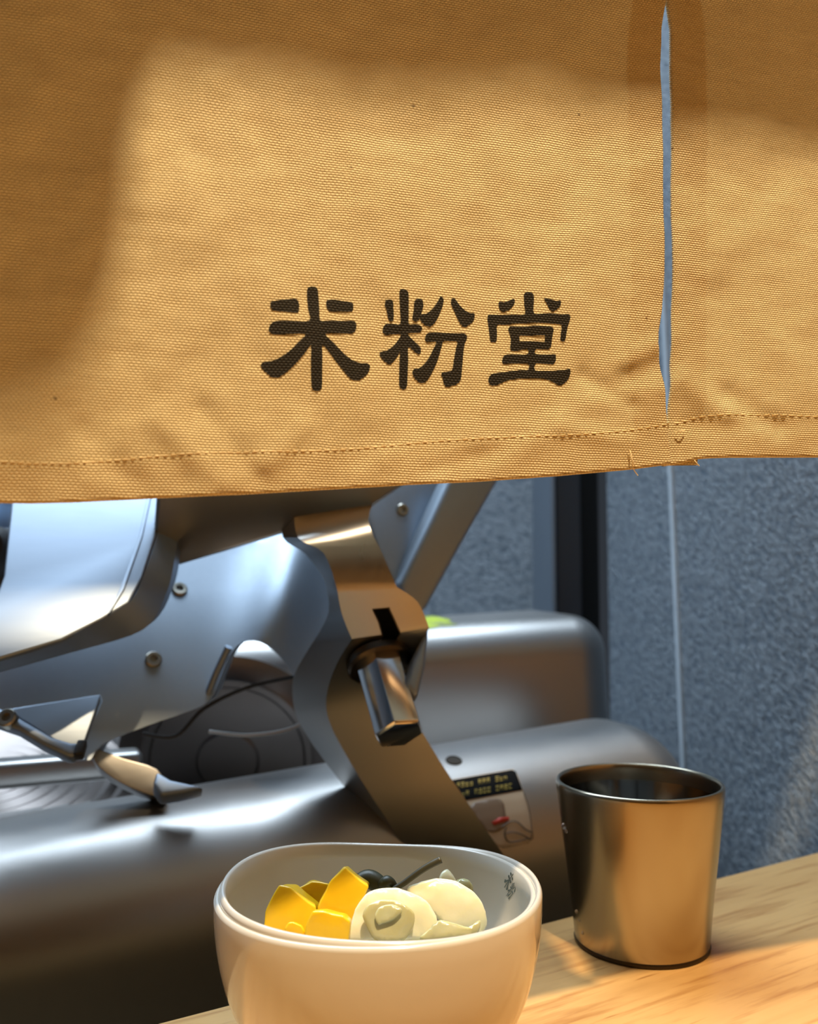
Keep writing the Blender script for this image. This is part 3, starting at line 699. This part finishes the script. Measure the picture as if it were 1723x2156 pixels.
decal('warning_sticker', [(930, 1646), (1080, 1620), (1090, 1632), (1108, 1680), (1122, 1745), (1124, 1765), (1112, 1776), (1060, 1786), (1000, 1760), (950, 1690)], .0003, simple('clear_label_film', (.44, .33, .22), .35), body, label='small worn warning sticker')
decal('sticker_band', [(945, 1645), (1078, 1622), (1086, 1626), (1100, 1664), (975, 1687)], .0006, simple('label_black', (.003, .003, .003), .8, 0, .1), body, label='black band of the sticker')
M_yel = simple('label_yellow', (.30, .22, .02), .5)
gb = bmesh.new()
random.seed(9)
def glyph_row(x0, y0, x1, y1, words):
    n = 0; tot = sum(words)+len(words)-1; k = 0
    for w in words:
        for c in range(w):
            t = (k+.5)/tot; x = x0+(x1-x0)*t; y = y0+(y1-y0)*t; k += 1
            for (ax, ay, bx, by) in ((-3, -4.5, 3, -5.5), (-3, -1, 3, -2), (-2, -4, -2, 4), (2, -4, 2.5, 4), (-3, 4, 3, 3)):
                if random.random() < .2: continue
                pts = [(x+ax-.2, y+ay), (x+bx, y+by), (x+bx+.8, y+by+1.5), (x+ax+.6, y+ay+1.5)]
                vs = [gb.verts.new(onto(bvb, px, py, .0009)) for px, py in pts]; gb.faces.new(vs)
        k += 1
glyph_row(960, 1656, 1068, 1638, (4, 3, 3)); glyph_row(970, 1674, 1078, 1656, (2, 4, 4))
o = from_bm('sticker_text', gb, M_yel, None); o.parent = body; o.matrix_parent_inverse = body.matrix_world.inverted(); o['label'] = 'two blurred rows of yellow writing'
def decal_line(pts, w, mat, name, bv=bvb, off=.0008):
    p = spline([(a, b, 0) for a, b in pts], 5, False)
    o = from_bm(name, tube([onto(bv, v.x, v.y, off) for v in p], w, 6), mat, None, 60); o.parent = body; o.matrix_parent_inverse = body.matrix_world.inverted(); return o
M_lbr = simple('label_brown_ink', (.09, .055, .03), .6)
decal('sticker_picture', [(990, 1700), (1020, 1685), (1055, 1684), (1064, 1715), (1066, 1735), (1045, 1752), (1020, 1745)], .0006, simple('label_picture_brown', (.19, .12, .07), .5), body, curve=3)
decal('sticker_mark', [(1034, 1732), (1050, 1722), (1070, 1720), (1072, 1728), (1055, 1733), (1040, 1738)], .0009, simple('label_red', (.45, .03, .015), .5), body, label='red mark in the sticker picture')
decal_line([(1055, 1742), (1075, 1730), (1090, 1732), (1104, 1745), (1118, 1752)], .0003, M_lbr, 'sticker_drawing')
decal_line([(1064, 1755), (1080, 1752), (1100, 1758), (1116, 1768)], .0003, M_lbr, 'sticker_drawing')
decal_line([(1066, 1742), (1062, 1756), (1070, 1772), (1095, 1770), (1115, 1764)], .0003, M_lbr, 'sticker_drawing')
decal_line([(1101, 1666), (1112, 1700), (1119, 1745), (1118, 1768)], .0002, M_lbr, 'sticker_drawing')
# hole on the body
hp = onto(bvb, 956, 1602, .0); hd = bvb.ray_cast(Vector(), ray(956, 1602).normalized())[1]
def disc_on(name, p, n, r, h, mat, parent, seg=24, prof=None):
    bm = lathe_bm(prof or [(0, h), (r*.8, h), (r, h*.6), (r, -h), (0, -h)], seg)
    o = from_bm(name, bm, mat, None, 40); q = n.to_track_quat('Z', 'Y'); o.location = p; o.rotation_euler = q.to_euler()
    bpy.context.view_layer.update()
    if parent: mw = o.matrix_world.copy(); o.parent = parent; o.matrix_parent_inverse = parent.matrix_world.inverted()
    return o
if hd.dot(ray(956, 1602)) > 0: hd = -hd
disc_on('screw_hole', hp, hd, .0046, .0004, M_black, body, prof=[(0, .0004), (.0040, .0004), (.0046, .0009), (.0050, .0004), (.0050, -.001), (0, -.001)])
decal('green_label', [(893, 1328), (893, 1300), (912, 1298), (945, 1305), (964, 1316), (930, 1318)], .0006, simple('label_lime', (.40, .48, .03), .5), mh, bvm, label='lime green label tip')
# S-shaped feed arm
FLp = [(620, 1075), (628, 1132), (682, 1165), (710, 1240), (720, 1292), (741, 1345), (708, 1400), (688, 1465), (694, 1520), (735, 1600), (785, 1680), (832, 1752), (905, 1870)]
FRp = [(800, 1030), (776, 1095), (805, 1165), (836, 1236), (880, 1268), (904, 1322), (872, 1385), (850, 1430), (868, 1500), (925, 1600), (985, 1690), (1050, 1785), (1120, 1880)]
BLp = [(600, 1078), (596, 1132), (645, 1168), (684, 1222), (692, 1290), (654, 1360), (621, 1418), (616, 1465), (626, 1512), (655, 1562), (716, 1645), (800, 1752), (880, 1880)]
DY = [.478, .446, .443, .445, .449, .453, .464, .472, .478, .484, .488, .492, .498]
def arm():
    n = 5
    def dens(pts, i): return pts
    idx = []
    rows = []
    fl = [Vector((*p, y)) for p, y in zip(FLp, DY)]; fr = [Vector((*p, y)) for p, y in zip(FRp, DY)]; bl = [Vector((*p, y)) for p, y in zip(BLp, DY)]
    def part(a, b):
        A_ = spline([tuple(v) for v in fl[a:b]], 4, False); B_ = spline([tuple(v) for v in fr[a:b]], 4, False); C_ = spline([tuple(v) for v in bl[a:b]], 4, False)
        return list(zip(A_, B_, C_))
    rws = part(0, 4)[:-1]+part(3, 6)[:-1]+part(5, 13)
    for a, b, c in rws:
        f0 = P(a.x, a.y, a.z); f1 = P(b.x, b.y, b.z+.006); b0 = P(c.x, c.y, c.z+.022)
        b1 = f1+Vector((-.004, .026, 0))
        rows.append([f0, f1, b1, b0])
    bm = loft(rows); bmesh.ops.recalc_face_normals(bm, faces=bm.faces)
    for e in bm.edges:
        pass
    return bm
abm = arm()
ar = from_bm('feed_arm', abm, M_arm, None, 28)
# slot cut through the clamp
SLOT = [(783, 1282), (820, 1278), (834, 1308), (845, 1334), (828, 1364), (824, 1392), (786, 1392), (793, 1362), (804, 1338), (796, 1310)]
cbm = loft([[P(x, y, .40) for x, y in SLOT], [P(x, y, .472) for x, y in SLOT]])
cut = from_bm('cut', cbm)
md = ar.modifiers.new('slot', 'BOOLEAN'); md.operation = 'DIFFERENCE'; md.object = cut; md.solver = 'EXACT'
bpy.context.view_layer.update()
dg = bpy.context.evaluated_depsgraph_get(); me2 = bpy.data.meshes.new_from_object(ar.evaluated_get(dg))
ar.modifiers.clear(); old = ar.data
if len(me2.polygons) > 20: ar.data = me2; ar.data.set_sharp_from_angle(angle=math.radians(28))
bpy.data.objects.remove(cut); k_(ar)
for b in (k_(plate('slot_shade', [(x, y) for x, y in Z(0, 0, 1, [(786, 1284), (818, 1281), (831, 1308), (842, 1334), (825, 1364), (821, 1389), (789, 1389), (796, 1362), (807, 1338), (799, 1310)])], .4715, .001, M_black, None, 0)),): b['label'] = 'black plate for the shade inside the clamp slot'  # black plate deep in the slot paints its inner shade
# hexagonal knob
ax = Vector((.26, -.60, -.76)).normalized(); base = P(800, 1400, .466); 
HL = .041
hu = ax.cross(Vector((1, 0, .2))).normalized(); hv = ax.cross(hu)
def hexring(d, r, rot=0): 
    return [base+ax*d+(hu*math.cos(rot+2*PI*k/6)+hv*math.sin(rot+2*PI*k/6))*r for k in range(6)]
hb = loft([hexring(-.006, .0128, .06), hexring(HL-.0015, .0128, .06), hexring(HL, .0116, .06)])
bmesh.ops.recalc_face_normals(hb, faces=hb.faces); bevel(hb, .0004, 2)
k_(from_bm('hexagonal_knob', hb, M_chrome, None, 20))
rb = bmesh.new(); rs = []
for d, r in ((-.004, .006), (-.004, .0165), (.000, .0168), (.0015, .0155), (.0015, .006)):
    rs.append([base+ax*d+(hu*math.cos(2*PI*k/32)+hv*math.sin(2*PI*k/32))*r for k in range(32)])
k_(from_bm('knob_washer', loft(rs), simple('oiled_washer', (.08, .065, .05), .35, 1), None, 40))
# casting behind the arm
def castd(x, y):
    b = .0; 
    # rounded fairing next to the arm, bulging toward the viewer
    g = math.exp(-(((x-600)+(y-1240)*.25)/70)**2)*math.exp(-((y-1240)/190)**2)
    e = max(0, min(1, (x-150)/450))
    return P(x, y, (.625 - .028*g - .012*e, .6, .85 - .2*max(0, min(1, (y-1250)/300))))
OUT = [(-90, 1428), (0, 1408), (200, 1350), (330, 1290), (350, 1215), (372, 1186), (480, 1155), (600, 1122), (655, 1142), (694, 1190), (714, 1245), (722, 1300), (705, 1345), (668, 1390), (632, 1440), (612, 1412), (585, 1378), (548, 1352), (512, 1352), (486, 1376), (466, 1420), (440, 1476), (385, 1502), (310, 1528), (215, 1568), (190, 1600), (175, 1585), (196, 1520), (212, 1463), (100, 1487), (0, 1508), (-90, 1520)]
cs = from_bm('side_casting', relief([(v.x, v.y) for v in spline([(a, b, 0) for a, b in OUT], 3)], castd, 16, lambda x, y: castd(x, y)+Vector((0, .018, 0))), M_cast, None, 45); k_(cs)
def screw(px, py, Yp, n, r, parent):
    p = P(px, py, Yp) if not isinstance(Yp, Vector) else Yp
    s = disc_on('screw', p, n, r, .001, M_screw, None, prof=[(0, -.0006), (r*.42, -.0006), (r*.46, .0009), (r*.85, .0010), (r, .0003), (r*1.0, -.004), (0, -.004)])
    bpy.context.view_layer.update()
    s.parent = parent; s.matrix_parent_inverse = parent.matrix_world.inverted(); return s
for x, y in ((378, 1241), (323, 1389)):
    p = castd(x, y); n = (castd(x+4, y)-p).cross(castd(x, y+4)-p).normalized(); n = n if n.y < 0 else -n
    screw(x, y, p+n*.0006, n, .0046, cs)
# carriage tray on the left with its chamfered lip
TI = [(30, 1000), (352, 1000), (328, 1130), (300, 1215), (272, 1268), (215, 1302), (130, 1346), (0, 1385), (-90, 1405), (-90, 1330), (-20, 1290), (8, 1210)]
TPL = (.495, .3, .95)
tr_ = k_(plate('carriage_tray', TI, TPL, .004, M_tray, None, .0012, 3))
TE = [(352, 1000), (328, 1130), (300, 1215), (272, 1268), (215, 1302), (130, 1346), (0, 1385), (-90, 1405)]
TO = [(392, 1000), (366, 1188), (350, 1250), (322, 1306), (276, 1338), (150, 1374), (0, 1416), (-90, 1436)]
def lip():
    a = spline([(x, y, 0) for x, y in TE], 3, False); b = spline([(x, y, 0) for x, y in TO], 3, False); rows = []
    for p, q in zip(a, b):
        i0 = P(p.x, p.y, TPL); o0 = P(q.x, q.y, (TPL[0]+.006+.018*min(1, max(0, (p.y-1130)/170)), TPL[1], TPL[2]))
        mid_ = (i0+o0)/2
        rows.append([i0+Vector((0, .001, 0)), o0, o0+Vector((0, .012, .002)), i0+Vector((0, .012, 0))])
    bm = loft(rows); return bm
lp = k_(from_bm('tray_lip', lip(), M_tray, None, 35))
# raised rib along the tray
k_(plate('tray_rib', [(318, 1010), (326, 1010), (300, 1130), (262, 1240), (232, 1290), (226, 1292), (252, 1240), (292, 1130)], (.4935, .3, .95), .003, M_tray, None, .0008))
# carriage beam (warm underside) running up behind the curtain
k_(plate('carriage_beam', [(330, 1000), (322, 1120), (345, 1162), (368, 1196), (480, 1163), (600, 1126), (640, 1110), (760, 1090), (800, 1060), (905, 990), (905, 960)], (.492, 0, -.75), .03, M_arm, None, .003, 3))
# right-hand diagonal guard: inner panel and outer rail
gp = k_(plate('guard_panel', [(770, 1000), (776, 1095), (800, 1160), (838, 1240), (905, 1110), (960, 1000)], (.525, .5, .4), .01, M_cast, None, .001))
k_(plate('guard_rail', [(955, 990), (905, 1100), (838, 1236), (870, 1290), (897, 1290), (985, 1130), (1066, 990)], (.515, .5, .0), .016, M_cast, None, .004, 4))
pq = P(848, 1074, (.525, .5, .4)); screw(848, 1074, pq+Vector((0, -.0008, 0)), Vector((.5, -1, .15)).normalized(), .0040, gp)
k_(plate('support_web', [(905, 1315), (897, 1400), (880, 1470), (850, 1440), (868, 1385)], (.475, .2, .5), .02, M_cast, None, .003, 3))
# blade disc and its guard ring under the arch
BC = P(480, 1600, .64); br = .075
bl_n = Vector((.10, -1, -.22)).normalized()
disc_on('blade', BC, bl_n, br, .002, M_blade, sl, 96, [(0, .004), (.02, .004), (.022, .002), (br*.7, .0015), (br*.72, .0030), (br*.78, .0030), (br*.8, .0015), (br, .0), (br, -.001), (0, -.002)])
def ringseg(name, pts, r, mat):
    return k_(from_bm(name, tube(spline(pts, 6, False), r, 10), mat, None, 60))
ringseg('guard_wire', [P(300, 1545, .50), P(370, 1550, .502), P(430, 1492, .51), P(520, 1448, .52), P(620, 1425, .53)], .0011, M_dark)
ringseg('casting_lit_edge', [P(432, 1478, .505), P(455, 1420, .503), P(482, 1362, .50)], .0022, M_tray)  # pale tube added to draw the lit edge of the casting
ringseg('guard_wire', [P(440, 1540, .53), P(520, 1548, .53), P(600, 1538, .53), P(650, 1515, .53)], .0010, M_body)
# lower carriage foot (pale wedge) with curved lip and black end
k_(plate('carriage_foot', [(-60, 1500), (0, 1495), (212, 1462), (168, 1588), (120, 1560), (60, 1522), (20, 1498)], (.566, .3, .95), .006, M_tray, None, .001))
k_(plate('foot_lip', [(-20, 1480), (25, 1500), (62, 1522), (110, 1550), (150, 1562), (168, 1562), (160, 1592), (142, 1590), (90, 1566), (40, 1535), (-20, 1515)], (.556, .3, .95), .008, M_tray, None, .002, 3))
k_(plate('foot_end_cap', [(163, 1556), (184, 1556), (176, 1586), (155, 1588)], (.553, .3, .95), .006, M_dark, None, .001))
fs = P(14, 1511, (.554, .3, .95)); screw(14, 1511, fs, Vector((0, -.8, .5)).normalized(), .0045, sl)
# curved collar between foot and body, and a pale plate added as a bright reflection
k_(plate('collar', [(200, 1576), (260, 1596), (330, 1618), (345, 1650), (352, 1678), (300, 1668), (240, 1640), (200, 1605)], (.560, .3, .4), .02, M_body, None, .004, 4, 35, 3))
k_(plate('collar_reflection', [(330, 1622), (360, 1640), (432, 1656), (380, 1668), (338, 1674), (322, 1650)], (.617, .3, 1.1), .01, M_tray, None, .002, 3, 35, 0))
# ridged turntable on the left
tt = P(-30, 1660, .62)
prof = [(0, .012)]
for i in range(9): prof += [(.012+i*.010, .012-i*.0004), (.017+i*.010, .0095-i*.0004)]
prof += [(.11, .006), (.112, -.01), (0, -.01)]
tb = disc_on('ridged_disc', tt, Vector((.1, -.25, .95)).normalized(), .11, .01, M_blade, sl, 96, prof)
# base plate under everything
k_(from_bm('base_plate', box_bm((mid-BN*.12).x, (mid-BN*.12).y, -.294, L*.9, .16, .288, BR, .01, 3), M_body, None, 40))
k_(from_bm('housing_ledge', box_bm((s0-BD*.07-BN*.082).x, (s0-BD*.07-BN*.082).y, -.118, .30, .020, .016, BR, .004, 3), M_body, None, 40))
# things at the far left behind the tray
kb = empty('bottle', P(22, 1110, .60)); tag(kb, 'small pale blue bottle half hidden at the far left under the curtain', 'bottle')
o = from_bm('bottle_body', lathe_bm([(0, -.06), (.011, -.06), (.012, -.055), (.012, .0), (.009, .012), (.005, .018), (.005, .03), (0, .03)], 32), simple('pale_blue_plastic', (.25, .42, .70), .3), kb, 40)
o = from_bm('bottle_cap', lathe_bm([(0, .048), (.006, .048), (.0065, .03), (.0055, .026), (0, .026)], 24), simple('white_plastic', (.75, .78, .80), .4), kb, 40)
kn = disc_on('control_knob', P(-6, 1160, .56), Vector((.2, -1, .1)).normalized(), .02, .02, M_dark, sl, 32, [(0, .03), (.010, .03), (.013, .026), (.015, .0), (.015, -.03), (0, -.03)])
k_(plate('rear_bracket', [(-60, 1120), (20, 1110), (30, 1150), (14, 1260), (-10, 1290), (-60, 1290)], .58, .02, M_trim, None, .002))
# kitchen bench that carries the slicer
bx0 = A-nr*.01+ed*.5; bx1 = B-nr*.01-ed*.03; bq = -nr*.5
bm = loft([[Vector((p.x, p.y, z)) for p in (bx0, bx1, bx1+bq-ed*.05, bx0+bq)] for z in (-1.09, -.4385)])
bench = from_bm('bench', bm, M_bench)
tag(bench, 'dark lower bench behind the counter carrying the slicer', 'bench')
